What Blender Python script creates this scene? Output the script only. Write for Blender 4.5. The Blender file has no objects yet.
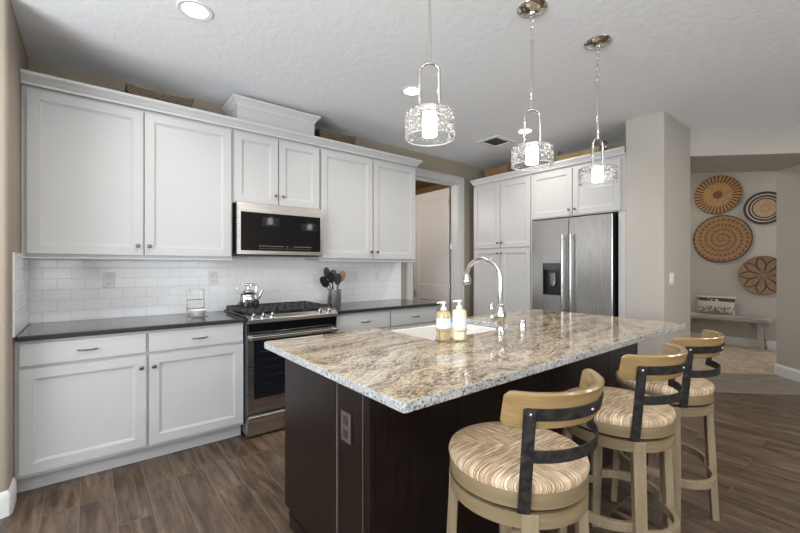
import bpy, math, random
from math import sin, cos, pi, radians, sqrt, atan2
from mathutils import Vector, Matrix
random.seed(7)
S = bpy.context.scene
COL = S.collection

# ---------------------------------------------------------------- camera
cam = bpy.data.objects.new('camera', bpy.data.cameras.new('camera'))
COL.objects.link(cam)
cam.location = (0.336, -3.674, 1.3065)
cam.rotation_euler = (pi/2, 0, radians(51.43-90))
cam.data.sensor_width = 36
cam.data.lens = 388.45/800*36
cam.data.clip_start = .05
S.camera = cam
# ---------------------------------------------------------------- world, exposure
w = bpy.data.worlds.new('world'); S.world = w; w.use_nodes = True
w.node_tree.nodes['Background'].inputs[0].default_value = (.80, .90, 1, 1)
w.node_tree.nodes['Background'].inputs[1].default_value = 1.0
S.view_settings.view_transform = 'Standard'
S.view_settings.look = 'None'
S.view_settings.exposure = 0.12
S.view_settings.gamma = 1
S.view_settings.use_curve_mapping = False
S.cycles.use_denoising = True
S.cycles.max_bounces = 10
S.cycles.transparent_max_bounces = 16
S.cycles.sample_clamp_indirect = 4

def area(name, loc, rot, sx, sy, power, color):
    l = bpy.data.lights.new(name, 'AREA'); l.shape = 'RECTANGLE'; l.size = sx; l.size_y = sy
    l.energy = power; l.color = color
    o = bpy.data.objects.new(name, l); COL.objects.link(o); o.location = loc; o.rotation_euler = rot
    return o
# daylight through the windows of the rear and left walls behind the camera
area('rear_window_daylight', (-1.0, -7.45, 1.45), (radians(148), 0, 0), 2.3, 1.9, 66, (.93, .97, 1))
area('rear_window_daylight', (1.7, -7.45, 1.45), (radians(148), 0, 0), 2.3, 1.9, 66, (.93, .97, 1))
area('left_window_daylight', (-2.45, -3.1, 1.45), (radians(142), 0, radians(-90)), 2.6, 1.9, 225, (.93, .97, 1))
area('entry_fill_light', (7.9, -4.7, 1.7), (radians(90), 0, radians(8)), 1.1, 1.8, 26, (.95, .97, 1))  # added area light to brighten the entry; no window is built there
l = bpy.data.lights.new('pantry_fill_light', 'POINT'); l.energy = 30; l.color = (1, .96, .90); l.shadow_soft_size = .1  # added unseen point light, set to brighten the open door leaf
o = bpy.data.objects.new('pantry_fill_light', l); COL.objects.link(o); o.location = (3.1, .75, 2.2)

# ---------------------------------------------------------------- node helpers
class E:
    """a socket with arithmetic"""
    def __init__(s, nt, v): s.nt = nt; s.v = v
    def _m(s, op, *a):
        n = s.nt.nodes.new('ShaderNodeMath'); n.operation = op
        for i, x in enumerate((s,)+a):
            x = x.v if isinstance(x, E) else x
            if isinstance(x, (int, float)): n.inputs[i].default_value = x
            else: s.nt.links.new(x, n.inputs[i])
        return E(s.nt, n.outputs[0])
    def __add__(s, o): return s._m('ADD', o)
    __radd__ = __add__
    def __sub__(s, o): return s._m('SUBTRACT', o)
    def __mul__(s, o): return s._m('MULTIPLY', o)
    __rmul__ = __mul__
    def __truediv__(s, o): return s._m('DIVIDE', o)
    def __gt__(s, o): return s._m('GREATER_THAN', o)
    def __lt__(s, o): return s._m('LESS_THAN', o)
    def abs(s): return s._m('ABSOLUTE')
    def sin(s): return s._m('SINE')
    def sqrt(s): return s._m('SQRT')
    def frac(s): return s._m('FRACT')
    def max(s, o): return s._m('MAXIMUM', o)
    def min(s, o): return s._m('MINIMUM', o)
    def atan2(s, o): return s._m('ARCTAN2', o)

class Mat:
    def __init__(s, name, color=(.8,.8,.8), rough=.5, metal=0, **kw):
        s.m = bpy.data.materials.new(name); s.m.use_nodes = True
        s.nt = s.m.node_tree; s.b = s.nt.nodes['Principled BSDF']
        s.b.inputs['Base Color'].default_value = (*color, 1)
        s.b.inputs['Roughness'].default_value = rough
        s.b.inputs['Metallic'].default_value = metal
        for k, v in kw.items(): s.b.inputs[k.replace('_', ' ')].default_value = v
        s.tc = s.nt.nodes.new('ShaderNodeTexCoord')
        s.p = s.tc.outputs['Object']
        MATS[name] = s.m
    def new(s, t): return s.nt.nodes.new('ShaderNode'+t)
    def L(s, a, b): s.nt.links.new(a.v if isinstance(a, E) else a, b)
    def xyz(s, src=None):
        n = s.new('SeparateXYZ'); s.L(src or s.p, n.inputs[0])
        return [E(s.nt, o) for o in n.outputs]
    def vec(s, x, y, z):
        n = s.new('CombineXYZ')
        for i, v in enumerate((x, y, z)):
            if isinstance(v, (int, float)): n.inputs[i].default_value = v
            else: s.L(v, n.inputs[i])
        return n.outputs[0]
    def noise(s, vec=None, scale=5, detail=3, rough=.5, dist=0, stretch=None):
        n = s.new('TexNoise'); n.inputs['Scale'].default_value = scale
        n.inputs['Detail'].default_value = detail; n.inputs['Roughness'].default_value = rough
        n.inputs['Distortion'].default_value = dist
        v = vec or s.p
        if stretch:
            mp = s.new('Mapping'); mp.inputs['Scale'].default_value = stretch; s.L(v, mp.inputs[0]); v = mp.outputs[0]
        s.L(v, n.inputs['Vector']); return E(s.nt, n.outputs[0])
    def ramp(s, fac, stops):
        n = s.new('ValToRGB'); s.L(fac, n.inputs[0]); e = n.color_ramp.elements
        while len(e) > 1: e.remove(e[-1])
        e[0].position = stops[0][0]; e[0].color = (*stops[0][1], 1)
        for p, c in stops[1:]:
            x = e.new(p); x.color = (*c, 1)
        return n.outputs[0]
    def mix(s, fac, a, b, mode='MIX'):
        n = s.new('Mix'); n.data_type = 'RGBA'; n.blend_type = mode
        for i, v in ((0, fac), (6, a), (7, b)):
            if isinstance(v, (int, float)): n.inputs[i].default_value = v
            elif isinstance(v, tuple): n.inputs[i].default_value = (*v, 1)
            else: s.L(v, n.inputs[i])
        return n.outputs[2]
    def color(s, c): s.L(c, s.b.inputs['Base Color']); return s
    def rough(s, c): s.L(c, s.b.inputs['Roughness']); return s
    def bump(s, h, strength=.3, dist=.002):
        n = s.new('Bump'); n.inputs['Strength'].default_value = strength; n.inputs['Distance'].default_value = dist
        s.L(h, n.inputs['Height']); s.L(n.outputs[0], s.b.inputs['Normal']); return s
MATS = {}
M = MATS

# ---------------------------------------------------------------- materials
a = Mat('white_cabinet', (.50, .50, .50), .38); a.bump(a.noise(scale=60, detail=2), .03, .001)
Mat('white_trim', (.56, .56, .56), .4)
Mat('white_base', (.74, .74, .73), .4)
def paint(name, c, bs=.25):
    a = Mat(name, c, .75)
    a.bump(a.noise(scale=55, detail=4, rough=.6), bs, .004)
    n = a.noise(scale=1.5, detail=2)
    a.color(a.mix(n, tuple(x*.97 for x in c), tuple(min(1, x*1.03) for x in c)))
paint('wall_beige', (.34, .29, .23))
paint('wall_gray', (.47, .44, .395), .2)
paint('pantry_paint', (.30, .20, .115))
a = Mat('ceiling_paint', (.88, .90, .93), .85)
n = a.noise(scale=16, detail=4, rough=.6, dist=.4); a.bump(a.ramp(n, [(.42, (0,0,0)), (.56, (1,1,1))]), .16, .004)
# wood look plank floor
a = Mat('plank_floor', rough=.35)
x, y, z = a.xyz()
v = a.vec(y*1.0, x*1.0+.02, 0)
b = a.new('TexBrick'); a.L(v, b.inputs['Vector'])
b.offset = .37; b.offset_frequency = 3; b.squash = 1
for k, q in (('Scale', 1), ('Mortar Size', .0022), ('Mortar Smooth', .2), ('Bias', 0), ('Brick Width', .92), ('Row Height', .155)): b.inputs[k].default_value = q
b.inputs['Color1'].default_value = (0, 0, 0, 1); b.inputs['Color2'].default_value = (1, 1, 1, 1); b.inputs['Mortar'].default_value = (.5, .5, .5, 1)
off = a.new('VectorMath'); off.operation = 'MULTIPLY_ADD'; a.L(b.outputs[0], off.inputs[0]); off.inputs[1].default_value = (3, 7, 5); a.L(a.p, off.inputs[2])
g1 = a.noise(off.outputs[0], 1, 8, .65, .5, (26, 2.2, 1)); g2 = a.noise(off.outputs[0], 1, 4, .6, 1.2, (7, 1.6, 1))
base = a.ramp(g1*.6+g2*.4, [(.36, (.020, .012, .007)), (.45, (.062, .038, .024)), (.54, (.118, .078, .052)), (.64, (.22, .155, .112))])
base = a.mix(a.ramp(b.outputs[0], [(0, (.0,.0,.0)), (1, (1,1,1))]), base, a.mix(.30, base, (.13, .096, .07)))
c = a.mix(b.outputs['Fac'], base, (.15, .118, .09)); a.color(c)
a.bump(g1*.4 - E(a.nt, b.outputs['Fac']), .35, .002)
# threshold planks running across the passage
a = Mat('threshold_tile', rough=.4)
x, y, z = a.xyz()
g1 = a.noise(a.vec((x-y)*.7, (x+y)*.7, 0), 1, 7, .65, .5, (3, 26, 1))
a.color(a.ramp(g1, [(.3, (.16, .135, .115)), (.5, (.23, .20, .175)), (.7, (.33, .29, .26))])); a.bump(g1, .2, .002)
# travertine on the diagonal
a = Mat('travertine_floor', rough=.35)
x, y, z = a.xyz()
u_, v_ = (x*1.0+y*0.55), (y*1.0-x*.55)
gx = ((u_/.56).frac()-.5).abs(); gy = ((v_/.56).frac()-.5).abs()
line = (gx.max(gy)) > .49
n = a.noise(scale=5, detail=6, rough=.6, dist=.5, stretch=(1, 2.5, 1))
c = a.ramp(n, [(.3, (.38, .29, .21)), (.5, (.52, .42, .32)), (.7, (.62, .53, .43))])
a.color(a.mix(line, c, (.24, .19, .15)))
# white subway tile; object coords: x along, z up (side return uses y)
def subway(name, axis):
    a = Mat(name, rough=.12)
    x, y, z = a.xyz()
    h = x if axis == 'x' else y
    v = a.vec(h+.0, z-.914, 0)
    b = a.new('TexBrick'); a.L(v, b.inputs['Vector']); b.offset = .5; b.offset_frequency = 2
    for k, q in (('Scale', 1), ('Mortar Size', .0016), ('Mortar Smooth', .3), ('Bias', 0), ('Brick Width', .1524), ('Row Height', .0763)): b.inputs[k].default_value = q
    b.inputs['Color1'].default_value = (.89, .89, .895, 1); b.inputs['Color2'].default_value = (.86, .86, .87, 1); b.inputs['Mortar'].default_value = (.64, .64, .65, 1)
    a.color(b.outputs[0])
    a.rough(a.ramp(b.outputs['Fac'], [(0, (.12,.12,.12)), (1, (.6,.6,.6))]))
    n = a.noise(scale=9, detail=1)
    a.bump(n*.25 - E(a.nt, b.outputs['Fac']), .4, .0015)
subway('subway_tile', 'x'); subway('subway_tile_side', 'y')
a = Mat('dark_counter', (.035, .035, .038), .12); n = a.noise(scale=300, detail=2); a.color(a.ramp(n, [(.4, (.022, .022, .024)), (.7, (.06, .06, .064))]))
# granite
def granite(name, edge):
    a = Mat(name, rough=.07 if not edge else .3)
    x, y, z = a.xyz()
    warp = a.noise(scale=1.6, detail=3, rough=.5)
    v = a.vec(x*1.0+y*.35, y*1.0-x*.22+warp*.5, z)
    flow = a.noise(v, 1, 9, .72, .6, (2.6, 13, 4))
    fine = a.noise(v, 1, 7, .85, .6, (34, 90, 60))
    big = a.noise(v, 1, 3, .5, .4, (.8, 2.6, 1))
    spk = a.noise(scale=110, detail=3, rough=.7)
    if edge:
        c = a.ramp(fine*.55+spk*.45, [(.40, (.02, .022, .028)), (.445, (.16, .17, .19)), (.475, (.55, .57, .58)), (.55, (.76, .77, .77)), (.7, (.86, .86, .85))])
        a.color(c); a.bump(fine+spk, .9, .012)
    else:
        c1 = a.ramp(flow*.36+fine*.64, [(.39, (.022, .016, .012)), (.435, (.09, .062, .042)), (.468, (.24, .17, .11)), (.495, (.42, .33, .225)), (.53, (.55, .46, .33)), (.60, (.66, .575, .435)), (.75, (.74, .68, .56))])
        c2 = a.ramp(fine*.5+flow*.5, [(.36, (.10, .10, .10)), (.46, (.36, .35, .33)), (.54, (.62, .61, .58)), (.7, (.76, .76, .74))])
        c = a.mix(a.ramp(big, [(.50, (0,0,0)), (.70, (.4,.4,.4))]), c1, c2)
        c = a.mix(a.ramp(spk, [(.61, (0,0,0)), (.66, (1,1,1))]), c, (.10, .075, .065))
        a.color(c)
granite('granite', False); granite('granite_edge', True)
def espresso(name, c1, c2, r):
    a = Mat(name, rough=r, Specular_IOR_Level=.3)
    n = a.noise(scale=1, detail=6, rough=.6, stretch=(60, 60, 3))
    a.color(a.ramp(n, [(.35, c1), (.65, c2)]))
espresso('espresso_wood', (.007, .004, .0032), (.015, .0085, .0068), .30)
espresso('espresso_highlight', (.12, .09, .085), (.18, .14, .135), .3)  # same wood in a paler tone, a painted highlight for the panel edges
def steel(name, c, r, stretch=(2, 2, 400), bs=.05):
    a = Mat(name, c, r, 1.0)
    n = a.noise(scale=1, detail=3, rough=.6, stretch=stretch)
    a.rough(a.ramp(n, [(.3, (r*.94,)*3), (.7, (r*1.06,)*3)]))
steel('stainless', (.50, .485, .47), .27, (400, 400, 2))
steel('stainless_horizontal', (.66, .635, .61), .28, (2, 2, 400))
Mat('chrome', (.78, .78, .78), .07, 1.0)
Mat('nickel', (.66, .64, .60), .13, 1.0)
Mat('handle_steel', (.46, .45, .44), .22, 1.0)
Mat('brushed_steel', (.74, .72, .69), .34, 1.0)
Mat('dark_nickel', (.22, .21, .20), .25, 1.0)
Mat('black_glass', (.006, .006, .007), .04, 0, Specular_IOR_Level=.6)
Mat('oven_glass', (.008, .009, .012), .06)
Mat('black_metal', (.018, .018, .019), .4, .3)
Mat('black_enamel', (.012, .012, .013), .2)
Mat('cast_iron', (.03, .03, .03), .55)
Mat('oven_rack_metal', (.12, .12, .12), .3, .8)
Mat('dark_gap', (.01, .01, .011), .7)
Mat('side_blue_gray', (.10, .13, .17), .4)
Mat('white_plastic', (.80, .80, .78), .35)
Mat('brown_plastic', (.085, .065, .058), .35)
Mat('louver_gray', (.25, .25, .25), .5)
Mat('dark_socket', (.03, .022, .02), .4)
Mat('slot_dark', (.08, .08, .08), .6)
Mat('marking_gray', (.45, .45, .45), .5)
Mat('porcelain', (.85, .83, .80), .12)
Mat('rubber_black', (.02, .02, .02), .5)
Mat('utensil_gray', (.018, .018, .02), .3)
a = Mat('utensil_wood', (.35, .20, .12), .5)
a = Mat('amber_soap', (.90, .72, .42), .08, 0, Transmission_Weight=.6)
a = Mat('cream_lotion', (.80, .74, .52), .15)
a = Mat('soap_label', rough=.4); x, y, z = a.xyz()
n = a.noise(scale=1, detail=2, stretch=(120, 120, 500))
rows = ((z*110).frac() > .45) * (n > .5)
a.color(a.mix(rows*.6, (.80, .83, .88), (.42, .50, .66)))
Mat('copper_wire', (.45, .33, .2), .3, 1.0)
# stool materials
def oak(name, c1, c2, r, st=(4, 4, 40)):
    a = Mat(name, rough=r)
    n = a.noise(scale=1, detail=6, rough=.6, dist=.4, stretch=st)
    a.color(a.ramp(n, [(.3, c1), (.7, c2)])); a.bump(n, .12, .001)
oak('stool_oak', (.22, .165, .10), (.34, .27, .175), .42, (40, 40, 4))
oak('stool_ring_oak', (.18, .132, .072), (.27, .20, .115), .38)
oak('stool_back_oak', (.22, .145, .06), (.34, .225, .10), .2)
a = Mat('iron_strap', (.014, .0125, .012), .5, .0, Specular_IOR_Level=.35); a.color(a.ramp(a.noise(scale=45, detail=4), [(.4, (.010, .009, .0085)), (.7, (.035, .031, .028))])); a.bump(a.noise(scale=90, detail=3), .3, .001)
a = Mat('rush', rough=.7)
x, y, z = a.xyz()
q = x.abs() > y.abs()
cc = x + q*(y - x); oo = y + q*(x - y)
st = a.noise(a.vec(cc*520, oo*12+q*9, q*3.7), 1, 2, .6, .1)
pat = a.noise(a.vec(cc*95, oo*10, q*5.1), 1, 3, .6, .3)
c = a.ramp(st, [(.37, (.15, .085, .04)), (.44, (.42, .285, .16)), (.51, (.62, .46, .29)), (.60, (.86, .75, .57))])
c = a.mix(a.ramp(pat, [(.48, (0,0,0)), (.60, (.75,.75,.75))]), c, (.40, .25, .14)); a.color(a.mix((z-.0).abs()*0+.0, c, c))
a.bump(st, .8, .004)
# pendant glass: thin bubbly glass
m = bpy.data.materials.new('bubble_glass'); m.use_nodes = True; nt = m.node_tree; nt.nodes.clear(); M['bubble_glass'] = m
out = nt.nodes.new('ShaderNodeOutputMaterial'); mx = nt.nodes.new('ShaderNodeMixShader'); tr = nt.nodes.new('ShaderNodeBsdfTransparent')
gl = nt.nodes.new('ShaderNodeBsdfGlossy'); gl.inputs['Roughness'].default_value = .08
mx2 = nt.nodes.new('ShaderNodeMixShader'); df = nt.nodes.new('ShaderNodeBsdfTranslucent'); df.inputs[0].default_value = (.95, .95, .95, 1)
tc = nt.nodes.new('ShaderNodeTexCoord'); vo = nt.nodes.new('ShaderNodeTexVoronoi'); vo.inputs['Scale'].default_value = 62
no = nt.nodes.new('ShaderNodeTexNoise'); no.inputs['Scale'].default_value = 45; no.inputs['Detail'].default_value = 3
nt.links.new(tc.outputs['Object'], vo.inputs[0]); nt.links.new(tc.outputs['Object'], no.inputs[0])
bp = nt.nodes.new('ShaderNodeBump'); bp.inputs['Strength'].default_value = 1; bp.inputs['Distance'].default_value = .01
nt.links.new(no.outputs[0], bp.inputs['Height']); nt.links.new(bp.outputs[0], gl.inputs['Normal'])
cr = nt.nodes.new('ShaderNodeValToRGB'); cr.color_ramp.elements[0].position = .20; cr.color_ramp.elements[0].color = (.75, .75, .75, 1)
cr.color_ramp.elements[1].position = .34; cr.color_ramp.elements[1].color = (.06, .06, .06, 1)
nt.links.new(vo.outputs['Distance'], cr.inputs[0])
lw = nt.nodes.new('ShaderNodeLayerWeight'); lw.inputs[0].default_value = .22
nt.links.new(lw.outputs['Fresnel'], mx.inputs[0]); nt.links.new(tr.outputs[0], mx.inputs[1]); nt.links.new(gl.outputs[0], mx.inputs[2])
nt.links.new(cr.outputs[0], mx2.inputs[0]); nt.links.new(mx.outputs[0], mx2.inputs[1]); nt.links.new(df.outputs[0], mx2.inputs[2])
nt.links.new(mx2.outputs[0], out.inputs[0])
Mat('rim_glass', (.9, .9, .9), .1, 0, Transmission_Weight=.4)
def emit(name, c, s):
    a = Mat(name, c, .4); a.b.inputs['Emission Color'].default_value = (*c, 1); a.b.inputs['Emission Strength'].default_value = s
emit('frosted_tube_glow', (1, .95, .86), 5)
emit('can_light_glow', (1, .96, .90), 9)
# woven platter patterns: local x right, z up, disc centred on origin with radius R
def platter_mat(name, R, kind):
    a = Mat(name, rough=.75)
    x, y, z = a.xyz()
    r = (x*x+z*z).sqrt()/R; th = z.atan2(x)
    coil = (r*R*2*pi/.016).sin()
    wv = a.noise(a.vec(th*18, r*14, 0), 1, 3, .6)
    n = a.noise(scale=40, detail=3)
    if kind == 'rays':
        base = a.ramp(n, [(.3, (.36, .20, .075)), (.7, (.55, .33, .14))])
        rays = ((th*(34/(2*pi))*1.0+r*.6).frac() > .5) * (r > .62) * (r < .97)
        core = r < .21
        c = a.mix(rays.max(core*(wv > .42)), base, (.12, .045, .02))
        c = a.mix(r > .97, c, (.16, .07, .03))
    elif kind == 'spiral':
        base = a.ramp(n, [(.3, (.27, .145, .06)), (.7, (.42, .25, .12))])
        sp = ((r*5.0+th/(2*pi)).frac() < .5) * (((th*30+r*9).sin()) > -.35)
        c = a.mix(sp*.9, base, (.15, .065, .03)); c = a.mix(r > .955, c, (.03, .02, .016))
    elif kind == 'rings':
        base = a.ramp(n, [(.3, (.38, .24, .14)), (.7, (.54, .36, .23))])
        bl = ((r > .86)).max((r > .68)*(r < .79)).max((r > .55)*(r < .62))
        wh = (r > .55)*(r < .93)
        c = a.mix(wh, base, (.48, .40, .31)); c = a.mix(bl, c, (.015, .014, .016))
        c = a.mix(((r-.22).abs() < .02)*.6, c, (.2, .1, .05))
    else:
        base = a.ramp(n, [(.3, (.19, .11, .06)), (.7, (.32, .20, .115))])
        k = (th*(9/(2*pi))).frac()-.5
        pet = (r*1.05 - .0)
        w_ = ((pet*pi).sin()).max(0)*.46
        edge = ((k.abs() - w_).abs() < (.05/(1+0)))*(r > .1)*(r < .93) if False else ((k.abs() - w_).abs() < .075)*(r > .10)*(r < .93)
        c = a.mix(edge, base, (.05, .022, .014)); c = a.mix(r > .96, c, (.20, .12, .06))
    a.color(a.mix(.08, c, a.ramp(coil*.5+.5, [(0, (.1, .05, .03)), (1, (.8, .6, .4))]), 'MIX'))
    a.bump(coil*.5+wv, .6, .004)
platter_mat('platter_rays', .325, 'rays'); platter_mat('platter_spiral', .40, 'spiral')
platter_mat('platter_rings', .26, 'rings'); platter_mat('platter_flower', .31, 'flower')
def wicker(name, c1, c2):
    a = Mat(name, rough=.8)
    x, y, z = a.xyz()
    k = ((x*260).sin()*(z*330).sin())
    n = a.noise(scale=60, detail=3)
    a.color(a.ramp(k*.25+n, [(.3, c1), (.75, c2)])); a.bump(k, .8, .004)
wicker('dark_wicker', (.05, .036, .025), (.22, .16, .11))
wicker('orange_wicker', (.20, .10, .04), (.50, .30, .14))
wicker('straw_wicker', (.32, .22, .08), (.60, .46, .20))
oak('bench_wood', (.22, .20, .175), (.48, .44, .40), .7, (30, 4, 30))
a = Mat('pillow_fabric', rough=.9)
x, y, z = a.xyz()
n = a.noise(scale=55, detail=3)
zz = z + n*.012
dark = (zz > .215)*(zz < .275)
mid = (zz > .03)*(zz < .13)
fr = mid*(a.noise(scale=34, detail=2) > .5)
c = a.mix(dark, (.52, .49, .44), a.mix(a.noise(scale=14) > .58, (.06, .055, .05), (.5, .47, .42)))
c = a.mix(fr, c, (.16, .145, .13)); a.color(c); a.bump(n, .8, .008)

# ---------------------------------------------------------------- mesh helpers
class MB:
    def __init__(s): s.v = []; s.f = []; s.mi = []
    def add(s, vs, fs, mi=0):
        b = len(s.v); s.v += [tuple(p) for p in vs]; s.f += [tuple(b+i for i in f) for f in fs]; s.mi += [mi]*len(fs); return s
    def box(s, x0, x1, y0, y1, z0, z1, mi=0):
        if x0 > x1: x0, x1 = x1, x0
        if y0 > y1: y0, y1 = y1, y0
        if z0 > z1: z0, z1 = z1, z0
        vs = [(x0,y0,z0),(x1,y0,z0),(x1,y1,z0),(x0,y1,z0),(x0,y0,z1),(x1,y0,z1),(x1,y1,z1),(x0,y1,z1)]
        return s.add(vs, [(0,3,2,1),(4,5,6,7),(0,1,5,4),(1,2,6,5),(2,3,7,6),(3,0,4,7)], mi)
    def prism(s, poly, z0, z1, mi=0, mi_side=None):
        A = sum(poly[i][0]*poly[(i+1)%len(poly)][1]-poly[(i+1)%len(poly)][0]*poly[i][1] for i in range(len(poly)))
        if A < 0: poly = poly[::-1]
        n = len(poly); vs = [(p[0],p[1],z0) for p in poly]+[(p[0],p[1],z1) for p in poly]
        s.add(vs, [tuple(range(n))[::-1], tuple(range(n, 2*n))], mi)
        b = len(s.v)-2*n
        for i in range(n):
            j = (i+1) % n; s.f.append((b+i, b+j, b+n+j, b+n+i)); s.mi.append(mi if mi_side is None else mi_side)
        return s
    def lathe(s, prof, n=32, c=(0,0,0), mi=0, axis='z', cap0=False, cap1=False):
        vs = []
        for r, h in prof:
            for i in range(n):
                t = 2*pi*i/n
                if axis == 'z': p = (c[0]+r*cos(t), c[1]+r*sin(t), c[2]+h)
                elif axis == 'y': p = (c[0]+r*cos(t), c[1]-h, c[2]+r*sin(t))
                else: p = (c[0]+h, c[1]+r*cos(t), c[2]+r*sin(t))
                vs.append(p)
        fs = []
        for k in range(len(prof)-1):
            for i in range(n):
                j = (i+1) % n; fs.append((k*n+i, k*n+j, (k+1)*n+j, (k+1)*n+i))
        if cap0: fs.append(tuple(range(n))[::-1])
        if cap1: fs.append(tuple((len(prof)-1)*n+i for i in range(n)))
        return s.add(vs, fs, mi)
    def cyl(s, c, r, h, n=24, axis='z', mi=0): return s.lathe([(r,0),(r,h)], n, c, mi, axis, True, True)
    def tube(s, pts, r, n=10, closed=False, mi=0):
        pts = [Vector(p) for p in pts]; N = len(pts); rs = r if isinstance(r, (list, tuple)) else [r]*N
        vs = []; up = None
        for i, p in enumerate(pts):
            if closed: t = (pts[(i+1)%N]-pts[i-1]).normalized()
            else: t = (pts[min(i+1, N-1)]-pts[max(i-1, 0)]).normalized()
            if up is None:
                up = Vector((0,0,1)) if abs(t.z) < .9 else Vector((1,0,0))
            a_ = t.cross(up).normalized(); up = a_.cross(t).normalized()
            for k in range(n):
                q = 2*pi*k/n; vs.append(p+(a_*cos(q)+up*sin(q))*rs[i])
        fs = []
        for i in range(N if closed else N-1):
            j = (i+1) % N
            for k in range(n):
                l = (k+1) % n; fs.append((i*n+k, i*n+l, j*n+l, j*n+k))
        if not closed: fs += [tuple(range(n))[::-1], tuple((N-1)*n+k for k in range(n))]
        return s.add(vs, fs, mi)
    def sweep(s, path, prof, z, mi=0):
        """profile (offset, height) swept along a 2D path, offset to the right hand side; open ends capped"""
        P = [Vector(p) for p in path]; N = len(P); vs = []
        for i in range(N):
            ns = []
            if i > 0: d = (P[i]-P[i-1]).normalized(); ns.append(Vector((d.y, -d.x)))
            if i < N-1: d = (P[i+1]-P[i]).normalized(); ns.append(Vector((d.y, -d.x)))
            m = sum(ns, Vector((0, 0))).normalized(); k = 1/max(.3, m.dot(ns[0]))
            for o_, h in prof: vs.append((P[i].x+m.x*o_*k, P[i].y+m.y*o_*k, z+h))
        n = len(prof); fs = []
        for i in range(N-1):
            for k in range(n):
                l = (k+1) % n; fs.append((i*n+k, (i+1)*n+k, (i+1)*n+l, i*n+l))
        fs += [tuple(range(n)), tuple((N-1)*n+k for k in range(n))[::-1]]
        return s.add(vs, fs, mi)
    def arcband(s, r0, r1, a0, a1, z0, z1, n=24, mi=0, c=(0, 0)):
        """curved slab: inner radius r0, outer r1, angles from the -y axis; z0/z1 may be functions of t in 0..1"""
        F = lambda v, t: v(t) if callable(v) else v
        vs = []
        for i in range(n+1):
            t = i/n; q = a0+(a1-a0)*t
            for r, zf in ((r0, z0), (r1, z0), (r1, z1), (r0, z1)):
                rr = F(r, t)
                vs.append((c[0]+rr*sin(q), c[1]-rr*cos(q), F(zf, t)))
        fs = []
        for i in range(n):
            for k in range(4):
                l = (k+1) % 4; fs.append((i*4+k, (i+1)*4+k, (i+1)*4+l, i*4+l))
        fs += [(0,1,2,3), (n*4+3, n*4+2, n*4+1, n*4)]
        return s.add(vs, fs, mi)
    def bar(s, p, q, wx, wy, p2=None, mi=0):
        """square-section bar between points, section axis-aligned in x/y"""
        h1, k1 = (wx/2, wy/2); h2, k2 = (p2 or (wx, wy)); h2, k2 = h2/2, k2/2
        vs = [(p[0]+a_*h1, p[1]+b_*k1, p[2]) for a_, b_ in ((-1,-1),(1,-1),(1,1),(-1,1))]+[(q[0]+a_*h2, q[1]+b_*k2, q[2]) for a_, b_ in ((-1,-1),(1,-1),(1,1),(-1,1))]
        if p[2] > q[2]: vs = vs[4:]+vs[:4]
        return s.add(vs, [(0,3,2,1),(4,5,6,7),(0,1,5,4),(1,2,6,5),(2,3,7,6),(3,0,4,7)], mi)
    def build(s, name, mat, parent=None, bevel=0, smooth=False, loc=None, seg=2, fix=True):
        me = bpy.data.meshes.new(name); me.from_pydata(s.v, [], s.f)
        mats = mat if isinstance(mat, (list, tuple)) else [mat]
        for m_ in mats: me.materials.append(M[m_])
        for p, i in zip(me.polygons, s.mi): p.material_index = i
        me.validate()
        if fix:
            import bmesh
            bm = bmesh.new(); bm.from_mesh(me); bmesh.ops.recalc_face_normals(bm, faces=bm.faces); bm.to_mesh(me); bm.free()
        if smooth:
            for p in me.polygons: p.use_smooth = True
            me.set_sharp_from_angle(angle=radians(38))
        o = bpy.data.objects.new(name, me); COL.objects.link(o)
        if parent: o.parent = parent
        if loc: o.location = loc
        if bevel:
            b = o.modifiers.new('bevel', 'BEVEL'); b.width = bevel; b.segments = seg; b.limit_method = 'ANGLE'; b.angle_limit = radians(40)
        return o
def tag(o, label, cat, group=None):
    o['label'] = label; o['category'] = cat
    if group: o['group'] = group
    return o
def thing(name, label, cat, loc=(0,0,0), rz=0, group=None):
    o = bpy.data.objects.new(name, None); COL.objects.link(o); o.empty_display_size = .05
    o.location = loc; o.rotation_euler = (0, 0, rz)
    return tag(o, label, cat, group)
def struct(name, mb, mat, **k):
    o = mb.build(name, mat, **k); o['kind'] = 'structure'; return o
def copy_tree(o, parent=None):
    c = o.copy(); COL.objects.link(c)
    if parent: c.parent = parent
    for ch in list(o.children): copy_tree(ch, c)
    return c

# ---------------------------------------------------------------- room shell (y = minus distance from the tiled wall)
CH = 2.743
def Pn(pts): return [(x, -y) for x, y in pts]
KP = Pn([(-2.6, 0), (5.245, 0), (5.245, 2.39), (6.26, 3.405), (6.26, 7.6), (-2.6, 7.6)])
struct('floor', MB().prism(KP, -.06, 0), 'plank_floor')
struct('floor_passage', MB().prism(Pn([(5.245, 2.39), (6.26, 3.405), (6.826, 2.84), (5.81, 1.825)]), -.06, 0), 'threshold_tile')
struct('floor_entry', MB().prism(Pn([(5.81, .3), (5.81, 1.825), (6.826, 2.84), (7.4, 3.41), (7.4, 5), (8.73, 5), (8.73, .3)]), -.06, 0), 'travertine_floor')
struct('floor_pantry', MB().box(2.6, 5.2, .0, 2.0, -.06, 0), 'plank_floor')
struct('ceiling', MB().prism(KP, CH, CH+.06), 'ceiling_paint')
struct('ceiling_entry', MB().box(5.7, 8.85, -5.1, -.2, 3.05, 3.1), 'ceiling_paint')
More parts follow.
